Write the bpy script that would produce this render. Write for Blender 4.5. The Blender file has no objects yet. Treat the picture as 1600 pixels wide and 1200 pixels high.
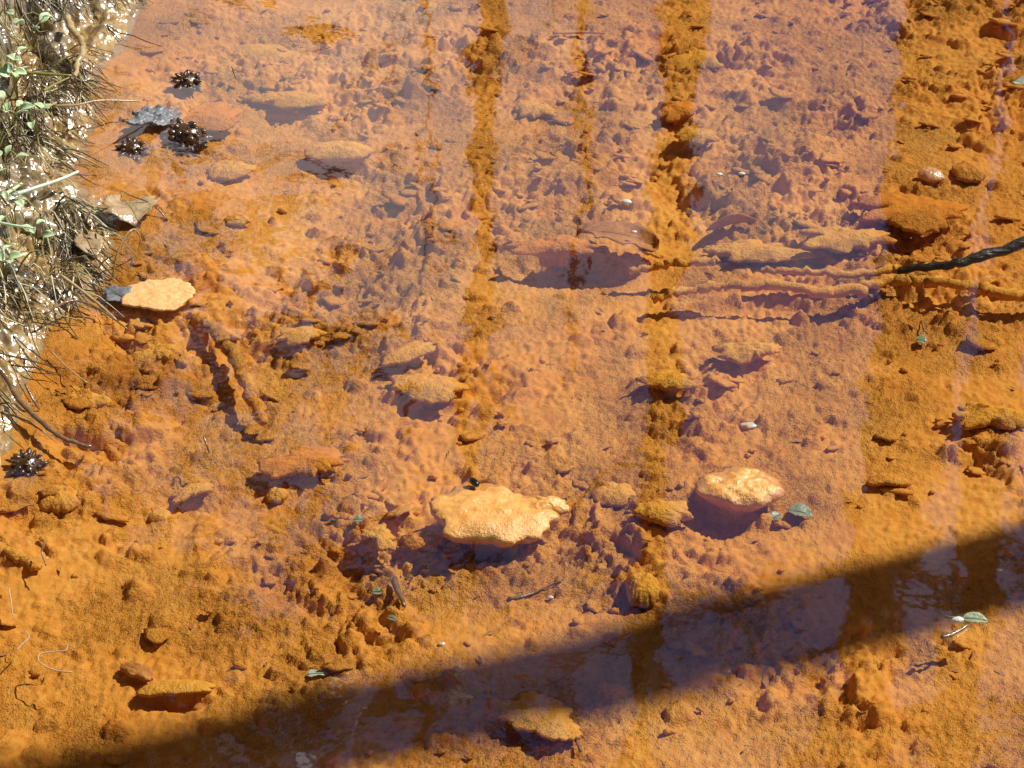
import bpy, bmesh, math, random
import numpy as np
from mathutils import Vector, Matrix, Euler, Quaternion

random.seed(11)
RNG = np.random.default_rng(11)
R = math.radians
SC = bpy.context.scene
COL = SC.collection

# ------------------------------------------------------------------ camera, sky, sun, exposure
CAM_H, PITCH, FPX = 1.35, R(40), 2700.0          # metres, radians below the horizon, focal length in photo pixels
SUN_AZ, SUN_EL = R(66), R(50)                    # measured from straight ahead towards the right
cam_d = bpy.data.cameras.new('camera')
cam = bpy.data.objects.new('camera', cam_d); COL.objects.link(cam)
cam.location = (0, 0, CAM_H); cam.rotation_euler = (R(90) - PITCH, 0, 0)
cam_d.sensor_width = 36; cam_d.lens = 36 * FPX / 1600
cam_d.clip_start = 0.02; cam_d.clip_end = 800
SC.camera = cam

world = bpy.data.worlds.new('World'); SC.world = world; world.use_nodes = True
wn = world.node_tree.nodes; wl = world.node_tree.links
bg = wn['Background']
sky = wn.new('ShaderNodeTexSky'); sky.sky_type = 'NISHITA'; sky.sun_disc = False
sky.sun_elevation = SUN_EL; sky.sun_rotation = SUN_AZ
sky.air_density = 1.0; sky.dust_density = 0.2; sky.ozone_density = 3.0
# broken white cloud drifting over the blue
SKY_STRENGTH, CLOUD = 0.052, 11.5
wtc = wn.new('ShaderNodeTexCoord'); wmp = wn.new('ShaderNodeMapping'); wmp.inputs['Location'].default_value = (-7.91, -4.16, 3.1); wmp.inputs['Scale'].default_value = (1, 1, 1.6)
wno = wn.new('ShaderNodeTexNoise'); wno.inputs['Scale'].default_value = 2.4; wno.inputs['Detail'].default_value = 6; wno.inputs['Roughness'].default_value = 0.55
wrp = wn.new('ShaderNodeValToRGB'); wrp.color_ramp.elements[0].position = 0.46; wrp.color_ramp.elements[1].position = 0.74
wmx = wn.new('ShaderNodeMix'); wmx.data_type = 'RGBA'; wmx.inputs[7].default_value = (CLOUD, CLOUD * .95, CLOUD * .82, 1)
wl.new(wtc.outputs['Generated'], wmp.inputs[0]); wl.new(wmp.outputs[0], wno.inputs['Vector']); wl.new(wno.outputs[0], wrp.inputs[0])
wl.new(wrp.outputs[0], wmx.inputs[0]); wl.new(sky.outputs[0], wmx.inputs[6]); wl.new(wmx.outputs[2], bg.inputs[0])
bg.inputs[1].default_value = SKY_STRENGTH

sun_d = bpy.data.lights.new('sun', 'SUN'); sun_d.energy = 5.0; sun_d.angle = R(0.55); sun_d.color = (1, 0.96, 0.89)
sun = bpy.data.objects.new('sun', sun_d); COL.objects.link(sun)
SUN = Vector((math.sin(SUN_AZ) * math.cos(SUN_EL), math.cos(SUN_AZ) * math.cos(SUN_EL), math.sin(SUN_EL)))
sun.rotation_euler = SUN.to_track_quat('Z', 'Y').to_euler()
sun.location = SUN * 30
SC.view_settings.view_transform = 'Standard'; SC.view_settings.look = 'None'
SC.view_settings.exposure = 0.38; SC.view_settings.gamma = 1.0
SC.view_settings.use_curve_mapping = False
SC.render.engine = 'CYCLES'
SC.cycles.max_bounces = 6; SC.cycles.transparent_max_bounces = 12
SC.cycles.sample_clamp_direct = 12; SC.cycles.sample_clamp_indirect = 6

# ------------------------------------------------------------------ where a pixel of the photograph lies on the ground
CP, SP = math.cos(PITCH), math.sin(PITCH)
def ray(px, py):
    u = (px - 800) / FPX; v = (600 - py) / FPX
    return Vector((u, CP + v * SP, -SP + v * CP))
def at(px, py, z=0.0):
    d = ray(px, py); t = (CAM_H - z) / -d.z
    return Vector((d.x * t, d.y * t, z))
def mpp(px, py):                                  # metres per photo pixel across, and along the ground
    d = ray(px, py); t = CAM_H / -d.z
    return t / FPX, t / FPX / (-d.z / d.length)
def mirror_pt(px, py, Y):                         # point at depth Y that is seen mirrored in the water at this pixel
    d = ray(px, py)
    return Vector((d.x / d.y * Y, Y, -d.z / d.y * Y - CAM_H))

# ------------------------------------------------------------------ noise
def _hash(ix, iy, seed):
    h = (ix.astype(np.int64) * 374761393 + iy.astype(np.int64) * 668265263 + seed * 974634521) & 0xffffffff
    h = ((h ^ (h >> 13)) * 1274126177) & 0xffffffff
    h = ((h ^ (h >> 16)) * 2246822519) & 0xffffffff
    return (h ^ (h >> 15)) & 0xffffffff
def perlin(x, y, seed=0):
    x = np.asarray(x, dtype=np.float64); y = np.asarray(y, dtype=np.float64)
    x0 = np.floor(x); y0 = np.floor(y); fx = x - x0; fy = y - y0
    ux = fx * fx * fx * (fx * (fx * 6 - 15) + 10); uy = fy * fy * fy * (fy * (fy * 6 - 15) + 10)
    def g(dx, dy):
        a = _hash(x0 + dx, y0 + dy, seed) * (2 * math.pi / 4294967296.0)
        return np.cos(a) * (fx - dx) + np.sin(a) * (fy - dy)
    a = g(0, 0); b = g(1, 0); c = g(0, 1); d = g(1, 1)
    return 1.5 * ((a + (b - a) * ux) * (1 - uy) + (c + (d - c) * ux) * uy)
def fbm(x, y, f, octv, seed=0, gain=0.5):
    s = 0; a = 1.0
    for o in range(octv):
        s = s + a * perlin(x * f, y * f, seed + o * 7); f *= 2.03; a *= gain
    return s
def sstep(a, b, x):
    t = np.clip((x - a) / (b - a), 0, 1); return t * t * (3 - 2 * t)

# ------------------------------------------------------------------ tags and mesh helpers
def tag(o, label=None, cat=None, group=None, kind=None):
    for k, v in (('label', label), ('category', cat), ('group', group), ('kind', kind)):
        if v: o[k] = v
    return o
def link(name, me, m=None, parent=None, loc=(0, 0, 0), rot=(0, 0, 0), smooth=True):
    if m is not None: me.materials.append(m)
    if smooth and len(me.polygons): me.polygons.foreach_set('use_smooth', [True] * len(me.polygons))
    o = bpy.data.objects.new(name, me); COL.objects.link(o)
    o.location = loc; o.rotation_euler = rot
    if parent is not None: o.parent = parent
    return o
def empty(name, loc=(0, 0, 0), rot=(0, 0, 0)):
    o = bpy.data.objects.new(name, None); COL.objects.link(o)
    o.location = loc; o.rotation_euler = rot; o.empty_display_size = 0.05
    return o
class MB:
    def __init__(s): s.v = []; s.f = []
    def tube(s, pts, rad, n=6, cap=True):
        base = len(s.v); prev = None
        for i, p in enumerate(pts):
            p = Vector(p)
            t = (Vector(pts[min(i + 1, len(pts) - 1)]) - Vector(pts[max(i - 1, 0)])).normalized()
            if prev is None:
                a = t.orthogonal().normalized()
            else:
                a = prev - t * prev.dot(t)
                a = a.normalized() if a.length > 1e-6 else t.orthogonal().normalized()
            prev = a; b = t.cross(a)
            r = rad[i] if hasattr(rad, '__len__') else rad
            for k in range(n):
                q = 2 * math.pi * k / n
                s.v.append(tuple(p + (a * math.cos(q) + b * math.sin(q)) * r))
        for i in range(len(pts) - 1):
            for k in range(n):
                k2 = (k + 1) % n
                s.f.append((base + i * n + k, base + i * n + k2, base + (i + 1) * n + k2, base + (i + 1) * n + k))
        if cap:
            s.f.append(tuple(base + k for k in range(n))[::-1])
            e = base + (len(pts) - 1) * n
            s.f.append(tuple(e + k for k in range(n)))
    def poly(s, pts):
        b = len(s.v); s.v += [tuple(p) for p in pts]; s.f.append(tuple(range(b, b + len(pts))))
    def build(s, name, m, parent=None, loc=(0, 0, 0), rot=(0, 0, 0), smooth=True):
        me = bpy.data.meshes.new(name); me.from_pydata(s.v, [], s.f); me.update()
        return link(name, me, m, parent, loc, rot, smooth)

# ------------------------------------------------------------------ materials
def newmat(name):
    m = bpy.data.materials.new(name); m.use_nodes = True
    nt = m.node_tree; return m, nt, nt.nodes['Principled BSDF']
def rgb(c): return (c[0], c[1], c[2], 1)
def noise_node(nt, scale, detail=4, rough=0.55, vec=None, stretch=None):
    n = nt.nodes.new('ShaderNodeTexNoise'); n.inputs['Scale'].default_value = scale
    n.inputs['Detail'].default_value = detail; n.inputs['Roughness'].default_value = rough
    if vec is None:
        t = nt.nodes.new('ShaderNodeTexCoord'); vec = t.outputs['Object']
    if stretch:
        mp = nt.nodes.new('ShaderNodeMapping'); mp.inputs['Scale'].default_value = stretch
        nt.links.new(vec, mp.inputs['Vector']); vec = mp.outputs['Vector']
    nt.links.new(vec, n.inputs['Vector']); return n
def ramp(nt, src, stops):
    r = nt.nodes.new('ShaderNodeValToRGB'); e = r.color_ramp.elements
    while len(e) < len(stops): e.new(0.5)
    for k, (p, c) in enumerate(stops): e[k].position = p; e[k].color = rgb(c)
    nt.links.new(src, r.inputs[0]); return r
def mixc(nt, fac, a, b, mode='MIX'):
    m = nt.nodes.new('ShaderNodeMix'); m.data_type = 'RGBA'; m.blend_type = mode
    for sock, val in ((m.inputs[0], fac), (m.inputs[6], a), (m.inputs[7], b)):
        if hasattr(val, 'is_output'): nt.links.new(val, sock)
        elif isinstance(val, tuple): sock.default_value = rgb(val)
        else: sock.default_value = val
    return m.outputs[2]
def bump(nt, b, height, dist, strength=1.0, prev=None):
    n = nt.nodes.new('ShaderNodeBump'); n.inputs['Strength'].default_value = strength; n.inputs['Distance'].default_value = dist
    nt.links.new(height, n.inputs['Height'])
    if prev is not None: nt.links.new(prev.outputs[0], n.inputs['Normal'])
    if b is not None: nt.links.new(n.outputs[0], b.inputs['Normal'])
    return n

def sediment(name, lo, mid, hi, rough=0.85, spec=0.15, bumpd=0.0016):
    m, nt, b = newmat(name)
    big = noise_node(nt, 5.0, 5, 0.6); fine = noise_node(nt, 90.0, 5, 0.65); rust = noise_node(nt, 16.0, 4, 0.6)
    c1 = ramp(nt, big.outputs[0], [(0.3, lo), (0.5, mid), (0.72, hi)])
    c2 = ramp(nt, fine.outputs[0], [(0.3, (lo[0] * .8, lo[1] * .7, lo[2] * .5)), (0.52, mid), (0.75, hi)])
    c = mixc(nt, 0.5, c1.outputs[0], c2.outputs[0])
    f = ramp(nt, rust.outputs[0], [(0.58, (0, 0, 0)), (0.72, (1, 1, 1))])
    c = mixc(nt, f.outputs[0], c, mixc(nt, 0.45, c, (0.46, 0.13, 0.012)))
    nt.links.new(c, b.inputs['Base Color'])
    b.inputs['Roughness'].default_value = rough; b.inputs['Specular IOR Level'].default_value = spec
    g1 = noise_node(nt, 260.0, 3, 0.6); g2 = noise_node(nt, 620.0, 2, 0.5)
    b1 = bump(nt, None, g1.outputs[0], bumpd * 4.4); b2 = bump(nt, b, g2.outputs[0], bumpd * 1.4, prev=b1)
    pat = noise_node(nt, 7.0, 4, 0.6); mr = nt.nodes.new('ShaderNodeMapRange')                      # smooth silt in places, grit in others
    mr.inputs[1].default_value = 0.38; mr.inputs[2].default_value = 0.60; mr.inputs[3].default_value = 0.22; mr.inputs[4].default_value = 1.0
    nt.links.new(pat.outputs[0], mr.inputs[0])
    for q in (b1, b2): nt.links.new(mr.outputs[0], q.inputs['Strength'])
    return m
M = {}
M['bed'] = sediment('orange_sediment', (0.52, 0.190, 0.022), (0.63, 0.270, 0.038), (0.70, 0.360, 0.082))
M['slab'] = sediment('pale_orange_sediment', (0.58, 0.24, 0.026), (0.68, 0.325, 0.045), (0.73, 0.40, 0.085))
M['slabwet'] = sediment('wet_pale_sediment', (0.60, 0.25, 0.04), (0.68, 0.33, 0.085), (0.73, 0.42, 0.16), rough=0.38, spec=0.5, bumpd=0.0005)
M['red'] = sediment('red_orange_sediment', (0.50, 0.165, 0.014), (0.62, 0.23, 0.025), (0.68, 0.31, 0.05))
M['yellow'] = sediment('ochre_sediment', (0.54, 0.22, 0.02), (0.64, 0.30, 0.032), (0.70, 0.39, 0.075))

def wet(name, lo, hi, scale=60, rough=0.2, spec=0.5, bumpd=0.002, bs=120, detail=5, stretch=None, coat=0.0):
    m, nt, b = newmat(name)
    n = noise_node(nt, scale, detail, 0.6, stretch=stretch)
    r = ramp(nt, n.outputs[0], [(0.3, lo), (0.7, hi)])
    nt.links.new(r.outputs[0], b.inputs['Base Color'])
    b.inputs['Roughness'].default_value = rough; b.inputs['Specular IOR Level'].default_value = spec
    b.inputs['Coat Weight'].default_value = coat; b.inputs['Coat Roughness'].default_value = 0.05
    if bumpd: bump(nt, b, noise_node(nt, bs, 3, 0.5, stretch=stretch).outputs[0], bumpd)
    return m
M['cone'] = wet('wet_brown_cone', (0.02, 0.010, 0.004), (0.11, 0.045, 0.014), 120, 0.25, 0.8, 0.0006, 500)
M['greyleaf'] = wet('wet_grey_leaf', (0.05, 0.05, 0.055), (0.24, 0.245, 0.26), 70, 0.42, 0.4, 0.001, 200)
M['greenleaf'] = wet('dull_green_leaf', (0.16, 0.20, 0.11), (0.28, 0.32, 0.20), 120, 0.4, 0.5, 0.0008, 300)
M['paleleaf'] = wet('pale_blue_green_leaf', (0.34, 0.42, 0.33), (0.50, 0.58, 0.46), 120, 0.4, 0.4, 0.0008, 300)
M['wetleaf'] = wet('wet_pale_leaf', (0.26, 0.16, 0.07), (0.46, 0.34, 0.20), 70, 0.2, 0.6, 0.004, 90)
M['tanleaf'] = wet('sediment_dusted_leaf', (0.58, 0.30, 0.10), (0.72, 0.43, 0.19), 120, 0.7, 0.2, 0.0014, 260)
M['brownleaf'] = wet('dead_brown_leaf', (0.30, 0.11, 0.025), (0.50, 0.22, 0.05), 80, 0.6, 0.3, 0.0012, 200)
M['straw'] = wet('wet_straw', (0.26, 0.17, 0.07), (0.50, 0.36, 0.18), 60, 0.25, 0.5, 0.0004, 300)
M['root'] = wet('wet_root', (0.10, 0.055, 0.025), (0.24, 0.14, 0.07), 120, 0.2, 0.55, 0.0006, 300)
M['stick'] = wet('black_wet_stick', (0.012, 0.009, 0.006), (0.05, 0.03, 0.015), 90, 0.4, 0.35, 0.004, 220, stretch=(0.3, 1, 1))
M['reed'] = wet('pale_green_reed', (0.42, 0.50, 0.38), (0.60, 0.66, 0.50), 60, 0.3, 0.5, 0.0004, 300)
M['blade'] = wet('olive_blade', (0.16, 0.15, 0.03), (0.28, 0.24, 0.06), 60, 0.3, 0.5, 0.0004, 300)
M['mint'] = wet('mint_green_leaflet', (0.36, 0.50, 0.24), (0.58, 0.70, 0.44), 80, 0.35, 0.5, 0.0006, 300)
M['thread'] = wet('white_thread', (0.55, 0.42, 0.26), (0.68, 0.56, 0.40), 60, 0.5, 0.3, 0)
M['beetle'] = wet('black_shell', (0.006, 0.006, 0.006), (0.02, 0.016, 0.012), 60, 0.12, 0.6, 0)
M['palebit'] = wet('pale_bit', (0.50, 0.48, 0.42), (0.70, 0.68, 0.62), 90, 0.2, 0.6, 0.0004, 300)  # pale bits, the white ones painting glints in solid colour
M['pinkstone'] = wet('pink_pebble', (0.60, 0.28, 0.13), (0.74, 0.44, 0.24), 90, 0.25, 0.5, 0.0006, 300)
M['bark'] = wet('grey_brown_bark', (0.05, 0.038, 0.028), (0.14, 0.11, 0.085), 9, 0.9, 0.1, 0.02, 14, stretch=(1, 1, 0.25))
M['litter'] = wet('leaf_litter', (0.05, 0.03, 0.015), (0.17, 0.11, 0.06), 6, 0.9, 0.1, 0.02, 20)
def strawmat():
    m, nt, b = newmat('matted_straw')
    g_ = nt.nodes.new('ShaderNodeNewGeometry')
    r = ramp(nt, g_.outputs['Random Per Island'], [(0.0, (0.02, 0.013, 0.006)), (0.40, (0.10, 0.065, 0.03)), (0.68, (0.28, 0.20, 0.09)), (0.84, (0.30, 0.32, 0.18)), (0.95, (0.60, 0.52, 0.32))])
    nt.links.new(r.outputs[0], b.inputs['Base Color']); b.inputs['Roughness'].default_value = 0.28; b.inputs['Specular IOR Level'].default_value = 1.0
    return m
M['matted'] = strawmat()
def leafmat(name, a, b_):
    m, nt, b = newmat(name)
    r = ramp(nt, noise_node(nt, 2.5, 3).outputs[0], [(0.35, a), (0.65, b_)])
    nt.links.new(r.outputs[0], b.inputs['Base Color']); b.inputs['Roughness'].default_value = 0.6
    return m
M['needles'] = leafmat('evergreen_needles', (0.02, 0.045, 0.015), (0.05, 0.085, 0.03))

def mudmat():
    m, nt, b = newmat('wet_bank_mud')
    n = noise_node(nt, 22, 6, 0.65); g = noise_node(nt, 9, 3, 0.6)
    c = ramp(nt, n.outputs[0], [(0.32, (0.03, 0.02, 0.010)), (0.48, (0.20, 0.135, 0.06)), (0.7, (0.48, 0.36, 0.18))])  # darkest patches: wet peat, also painting the shade of overhung gaps
    f = ramp(nt, g.outputs[0], [(0.5, (0, 0, 0)), (0.7, (1, 1, 1))])
    c2 = mixc(nt, f.outputs[0], c.outputs[0], mixc(nt, 0.6, c.outputs[0], (0.22, 0.24, 0.12)))
    tc = nt.nodes.new('ShaderNodeTexCoord'); sx = nt.nodes.new('ShaderNodeSeparateXYZ'); nt.links.new(tc.outputs['Object'], sx.inputs[0])
    mr = nt.nodes.new('ShaderNodeMapRange'); mr.inputs[1].default_value = 0.0; mr.inputs[2].default_value = 0.028; mr.inputs[3].default_value = 0.85; mr.inputs[4].default_value = 0.0
    nt.links.new(sx.outputs[2], mr.inputs[0])
    c2 = mixc(nt, mr.outputs[0], c2, (0.46, 0.27, 0.08))          # iron stain along the water line
    nt.links.new(c2, b.inputs['Base Color'])
    b.inputs['Coat Weight'].default_value = 1.0; b.inputs['Coat Roughness'].default_value = 0.14; b.inputs['Coat IOR'].default_value = 2.0
    b.inputs['Roughness'].default_value = 0.34; b.inputs['Specular IOR Level'].default_value = 1.0
    h1 = noise_node(nt, 48, 2, 0.5); h2 = noise_node(nt, 160, 2, 0.5)
    b1 = bump(nt, None, h1.outputs[0], 0.006); b2 = bump(nt, b, h2.outputs[0], 0.0012, prev=b1); nt.links.new(b2.outputs[0], b.inputs['Coat Normal'])
    return m
M['mud'] = mudmat()

F0, MIRROR_GAIN = 0.068, 2.8                             # water, and an added gain that brightens the mirrored sky
def watermat():
    m = bpy.data.materials.new('stream_water'); m.use_nodes = True; nt = m.node_tree
    for n in list(nt.nodes): nt.nodes.remove(n)
    out = nt.nodes.new('ShaderNodeOutputMaterial'); mx = nt.nodes.new('ShaderNodeMixShader')
    tr = nt.nodes.new('ShaderNodeBsdfTransparent'); gl = nt.nodes.new('ShaderNodeBsdfGlossy'); fr = nt.nodes.new('ShaderNodeLayerWeight')
    tr.inputs[0].default_value = (0.99, 0.985, 0.97, 1); gl.inputs['Color'].default_value = (0.84, 0.84, 1, 1)
    gl.inputs['Roughness'].default_value = 0.032; fr.inputs['Blend'].default_value = 0.5
    pw = nt.nodes.new('ShaderNodeMath'); pw.operation = 'POWER'; pw.inputs[1].default_value = 5.0      # Schlick: F0 + (1 - F0) (1 - cos)^5
    fm = nt.nodes.new('ShaderNodeMath'); fm.operation = 'MULTIPLY_ADD'; fm.inputs[1].default_value = (1 - F0) * MIRROR_GAIN; fm.inputs[2].default_value = F0 * MIRROR_GAIN
    nt.links.new(fr.outputs['Facing'], pw.inputs[0]); nt.links.new(pw.outputs[0], fm.inputs[0])
    r1 = noise_node(nt, 7.0, 2, 0.5, stretch=(1, 0.8, 1)); r2 = noise_node(nt, 34.0, 2, 0.5)
    b1 = bump(nt, None, r1.outputs[0], 0.0014); b2 = bump(nt, None, r2.outputs[0], 0.00014, prev=b1)
    nt.links.new(b2.outputs[0], gl.inputs['Normal']); nt.links.new(b2.outputs[0], fr.inputs['Normal'])
    nt.links.new(fm.outputs[0], mx.inputs[0]); nt.links.new(tr.outputs[0], mx.inputs[1]); nt.links.new(gl.outputs[0], mx.inputs[2])
    nt.links.new(mx.outputs[0], out.inputs['Surface'])
    return m
M['water'] = watermat()

# ------------------------------------------------------------------ the ground: one height field, split into bed, bank and forest floor
BANK_PX = [(300, -140), (262, -60), (235, 0), (168, 85), (150, 150), (150, 185), (135, 230), (128, 275), (160, 315), (178, 355), (165, 420),
           (140, 465), (100, 495), (62, 545), (42, 590), (30, 650), (5, 690), (-60, 745), (-220, 900), (-500, 1300)]
_b = sorted([(at(a, c).y, at(a, c).x) for a, c in BANK_PX])
BY = np.array([q[0] for q in _b]); BX = np.array([q[1] for q in _b])
def bank_left(x, y):                               # metres inland of the left shore (negative = over water)
    xb = np.interp(y, BY, BX)
    n = 0.018 * perlin(x * 9, y * 9, 3) + 0.008 * perlin(x * 28, y * 28, 4)
    return xb - x + n
def inland(x, y):
    n = 0.35 * perlin(x * .5, y * .5, 71)
    return np.maximum.reduce([bank_left(x, y), y - 5.2 + n, 0.62 - y + 0.1 * n, x - 2.1 + 0.3 * n])
def axis(lo, hi, step, far):
    a = list(np.arange(lo, hi, step)); s = step; l = [a[0]]; r = [a[-1]]
    while l[-1] > -far: s *= 1.085; l.append(l[-1] - s)
    s = step
    while r[-1] < far: s *= 1.085; r.append(r[-1] + s)
    return np.array(l[:0:-1] + a + r[1:])
AX = axis(-0.95, 0.95, 0.0024, 150); AY = axis(0.97, 2.72, 0.0029, 150)
X, Y = np.meshgrid(AX, AY)
near = (np.abs(X) < 3) & (Y > -0.5) & (Y < 6)

def height(X, Y):
    wx = 0.03 * perlin(X * 6, Y * 6, 21) + 0.008 * perlin(X * 24, Y * 24, 22) + 0.003 * perlin(X * 80, Y * 80, 27)
    wy = 0.03 * perlin(X * 6, Y * 6, 23) + 0.008 * perlin(X * 24, Y * 24, 24) + 0.003 * perlin(X * 80, Y * 80, 28)
    U, V = X + wx, Y + wy
    s = inland(X, Y)
    depth = -0.004 - 0.042 * sstep(0.0, 0.30, -s)
    rough = sstep(-0.10, 0.50, perlin(X * 3.1, Y * 3.1, 31) + 0.45 * perlin(X * 7, Y * 7, 32) + 0.12)
    h = 0.010 * perlin(X * 2.2, Y * 2.2, 33) + 0.004 * perlin(X * 5, Y * 5, 34)
    led = perlin(U * 7.5, V * 11, 35); led2 = perlin(U * 17, V * 24, 36)
    h = h + rough * (0.0100 * sstep(0.10, 0.17, led) - 0.009 * sstep(0.22, 0.30, -led)
                     + 0.0060 * sstep(0.14, 0.21, led2) - 0.0065 * sstep(0.26, 0.34, -led2))
    h = h + (0.25 + 0.75 * rough) * (0.0062 * perlin(U * 22, V * 26, 37) + 0.0052 * perlin(U * 48, V * 58, 38))
    cr = 1 - np.abs(perlin(U * 85, V * 100, 39))
    silt = sstep(-.35, .25, perlin(X * 4.3 + 9, Y * 5.2, 48) + .4 * perlin(X * 13, Y * 15, 49))
    h = h + (0.30 + 0.40 * silt + 0.45 * rough) * (0.0042 * (cr - .6) + 0.0034 * perlin(X * 120, Y * 140, 40))
    h = h + 0.0017 * perlin(X * 200, Y * 200, 44)
    bed = depth + h * sstep(-0.02, 0.10, -s)
    up = np.maximum(s, 0)
    bk = 0.010 * sstep(0, .03, up) + 0.055 * sstep(0.02, .22, up) + 0.20 * np.minimum(np.maximum(up - .12, 0), 1.6)
    bk = bk + sstep(0.0, 0.05, up) * (0.020 * perlin(X * 14, Y * 14, 41) + 0.012 * perlin(X * 36, Y * 36, 42) + 0.005 * perlin(X * 90, Y * 90, 43))
    bk = bk + 0.25 * sstep(3, 20, up) * perlin(X * .2, Y * .2, 45)
    bk = bk - sstep(0.03, 0.09, up) * 0.035 * sstep(0.22, 0.42, perlin(X * 10, Y * 10, 46))       # dark pockets between the root mats
    return np.where(s > 0, np.maximum(bk - 0.004, -0.004), np.minimum(bed, -0.002))
Z = height(X, Y)
S = inland(X, Y)
# rounded wet nubs of mud over the bank
NX = RNG.uniform(-1.3, -.4, 9000); NY = RNG.uniform(1.3, 2.9, 9000); NS = inland(NX, NY); NN = perlin(NX * 7, NY * 7, 47)
for cx, cy, ns, nn in zip(NX, NY, NS, NN):
    if ns < 0.004 or ns > .5 or nn < -.12: continue
    r = RNG.uniform(.0035, .0115) * (1 if ns > .05 else .6); i0, i1 = np.searchsorted(AX, (cx - r, cx + r)); j0, j1 = np.searchsorted(AY, (cy - r, cy + r))
    sl = (slice(j0, j1), slice(i0, i1)); d2 = ((X[sl] - cx) ** 2 + ((Y[sl] - cy) / RNG.uniform(.7, 1.1)) ** 2) / r ** 2
    zc = float(Z[min(j0 + (j1 - j0) // 2, Z.shape[0] - 1), min(i0 + (i1 - i0) // 2, Z.shape[1] - 1)])
    Z[sl] = np.maximum(Z[sl], np.where(d2 < 1, zc - .25 * r + .85 * r * np.sqrt(np.clip(1 - d2, 0, 1)), -1))

# clods of floc on the bed, each a small ragged bump
WX = X + 0.004 * perlin(X * 60, Y * 60, 51) + 0.0018 * perlin(X * 150, Y * 150, 52)
WY = Y + 0.004 * perlin(X * 60, Y * 60, 53) + 0.0018 * perlin(X * 150, Y * 150, 54)
KX = RNG.uniform(-0.95, 0.95, 9000); KY = RNG.uniform(0.97, 2.72, 9000); KD = perlin(KX * 3.1, KY * 3.1, 31)
for cx, cy, kd in zip(KX, KY, KD):
    if RNG.random() > 0.35 + 0.9 * max(0, kd + 0.15): continue
    r = 0.0035 + 0.013 * RNG.random() ** 3.2
    i0, i1 = np.searchsorted(AX, (cx - 2.2 * r - .006, cx + 2.2 * r + .006)); j0, j1 = np.searchsorted(AY, (cy - 2.2 * r - .006, cy + 2.2 * r + .006))
    sl = (slice(j0, j1), slice(i0, i1))
    asp = RNG.uniform(0.5, 1.0); an = RNG.uniform(-.5, .5)
    dx = WX[sl] - cx; dy = WY[sl] - cy
    p = (dx * math.cos(an) + dy * math.sin(an)) / r; q = (-dx * math.sin(an) + dy * math.cos(an)) / (r * asp)
    d2 = p * p + q * q
    b = np.clip(1 - d2, 0, 1) ** 0.45
    Z[sl] = np.where(S[sl] < -0.02, np.minimum(Z[sl] + b * r * RNG.uniform(0.35, 0.7), -0.002), Z[sl])

# hollows scoured beneath the larger slabs and sticks: (pixel, half width px, half height px, depth m)
for px, py, hw, hh, dp in [(745, 858, 75, 22, .016), (650, 862, 45, 28, .014), (1125, 808, 50, 30, .016), (890, 410, 115, 30, .032), (275, 1088, 55, 15, .014),
                           (575, 865, 48, 28, .012), (520, 262, 55, 14, .012), (680, 632, 65, 18, .012), (1430, 350, 80, 28, .014), (1180, 470, 120, 14, .012),
                           (270, 497, 60, 22, .014), (480, 775, 50, 24, .010), (1160, 438, 100, 12, .012), (1490, 460, 110, 16, .010), (815, 1140, 60, 20, .012),
                           (440, 182, 50, 14, .010), (285, 785, 40, 16, .012), (1055, 192, 45, 18, .012), (390, 640, 40, 30, .010), (1160, 572, 40, 20, .010),
                           (1162, 770, 78, 40, -.024), (785, 795, 100, 36, -.020)]:
    c = at(px, py, -0.035); kx, ky = mpp(px, py)
    i0, i1 = np.searchsorted(AX, (c.x - 2 * hw * kx, c.x + 2 * hw * kx)); j0, j1 = np.searchsorted(AY, (c.y - 2 * hh * ky, c.y + 2 * hh * ky))
    sl = (slice(j0, j1), slice(i0, i1))
    d2 = ((WX[sl] - c.x) / (hw * kx)) ** 2 + ((WY[sl] - c.y) / (hh * ky)) ** 2
    Z[sl] -= np.clip(1 - d2, 0, 1) ** 0.6 * dp

def H(x, y):
    i = int(np.clip(np.searchsorted(AX, x), 1, len(AX) - 1)); j = int(np.clip(np.searchsorted(AY, y), 1, len(AY) - 1))
    return float(Z[j, i])
def on_bed(px, py, lift=0.0):
    z = -0.03
    for _ in range(4):
        p = at(px, py, z); z = H(p.x, p.y) + lift
    return at(px, py, z)

def grid_part(name, mask, m):
    ny, nx = Z.shape
    idx = np.full(Z.shape, -1, dtype=np.int64)
    fm = mask
    used = np.zeros(Z.shape, bool)
    used[:-1, :-1] |= fm; used[1:, :-1] |= fm; used[:-1, 1:] |= fm; used[1:, 1:] |= fm
    n = int(used.sum()); idx[used] = np.arange(n)
    co = np.stack([X[used], Y[used], Z[used]], 1).astype(np.float32)
    q = np.stack([idx[:-1, :-1][fm], idx[:-1, 1:][fm], idx[1:, 1:][fm], idx[1:, :-1][fm]], 1).astype(np.int32)
    me = bpy.data.meshes.new(name)
    me.vertices.add(n); me.vertices.foreach_set('co', co.ravel())
    me.loops.add(q.size); me.loops.foreach_set('vertex_index', q.ravel())
    me.polygons.add(len(q)); me.polygons.foreach_set('loop_start', np.arange(0, q.size, 4, dtype=np.int32))
    me.polygons.foreach_set('loop_total', np.full(len(q), 4, dtype=np.int32))
    me.update(calc_edges=True); me.validate()
    return tag(link(name, me, m), kind='structure')
SF = 0.25 * (S[:-1, :-1] + S[1:, :-1] + S[:-1, 1:] + S[1:, 1:])
NEARL = (X[:-1, :-1] < 1.0) & (X[:-1, :-1] > -2.2) & (Y[:-1, :-1] > 0.65) & (Y[:-1, :-1] < 4.8)
bedm = SF < 0.0; bankm = (~bedm) & NEARL; floorm = (~bedm) & (~bankm)
tag(grid_part('stream_bed', bedm, M['bed']), 'lumpy orange iron sediment covering the stream bed')
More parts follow.
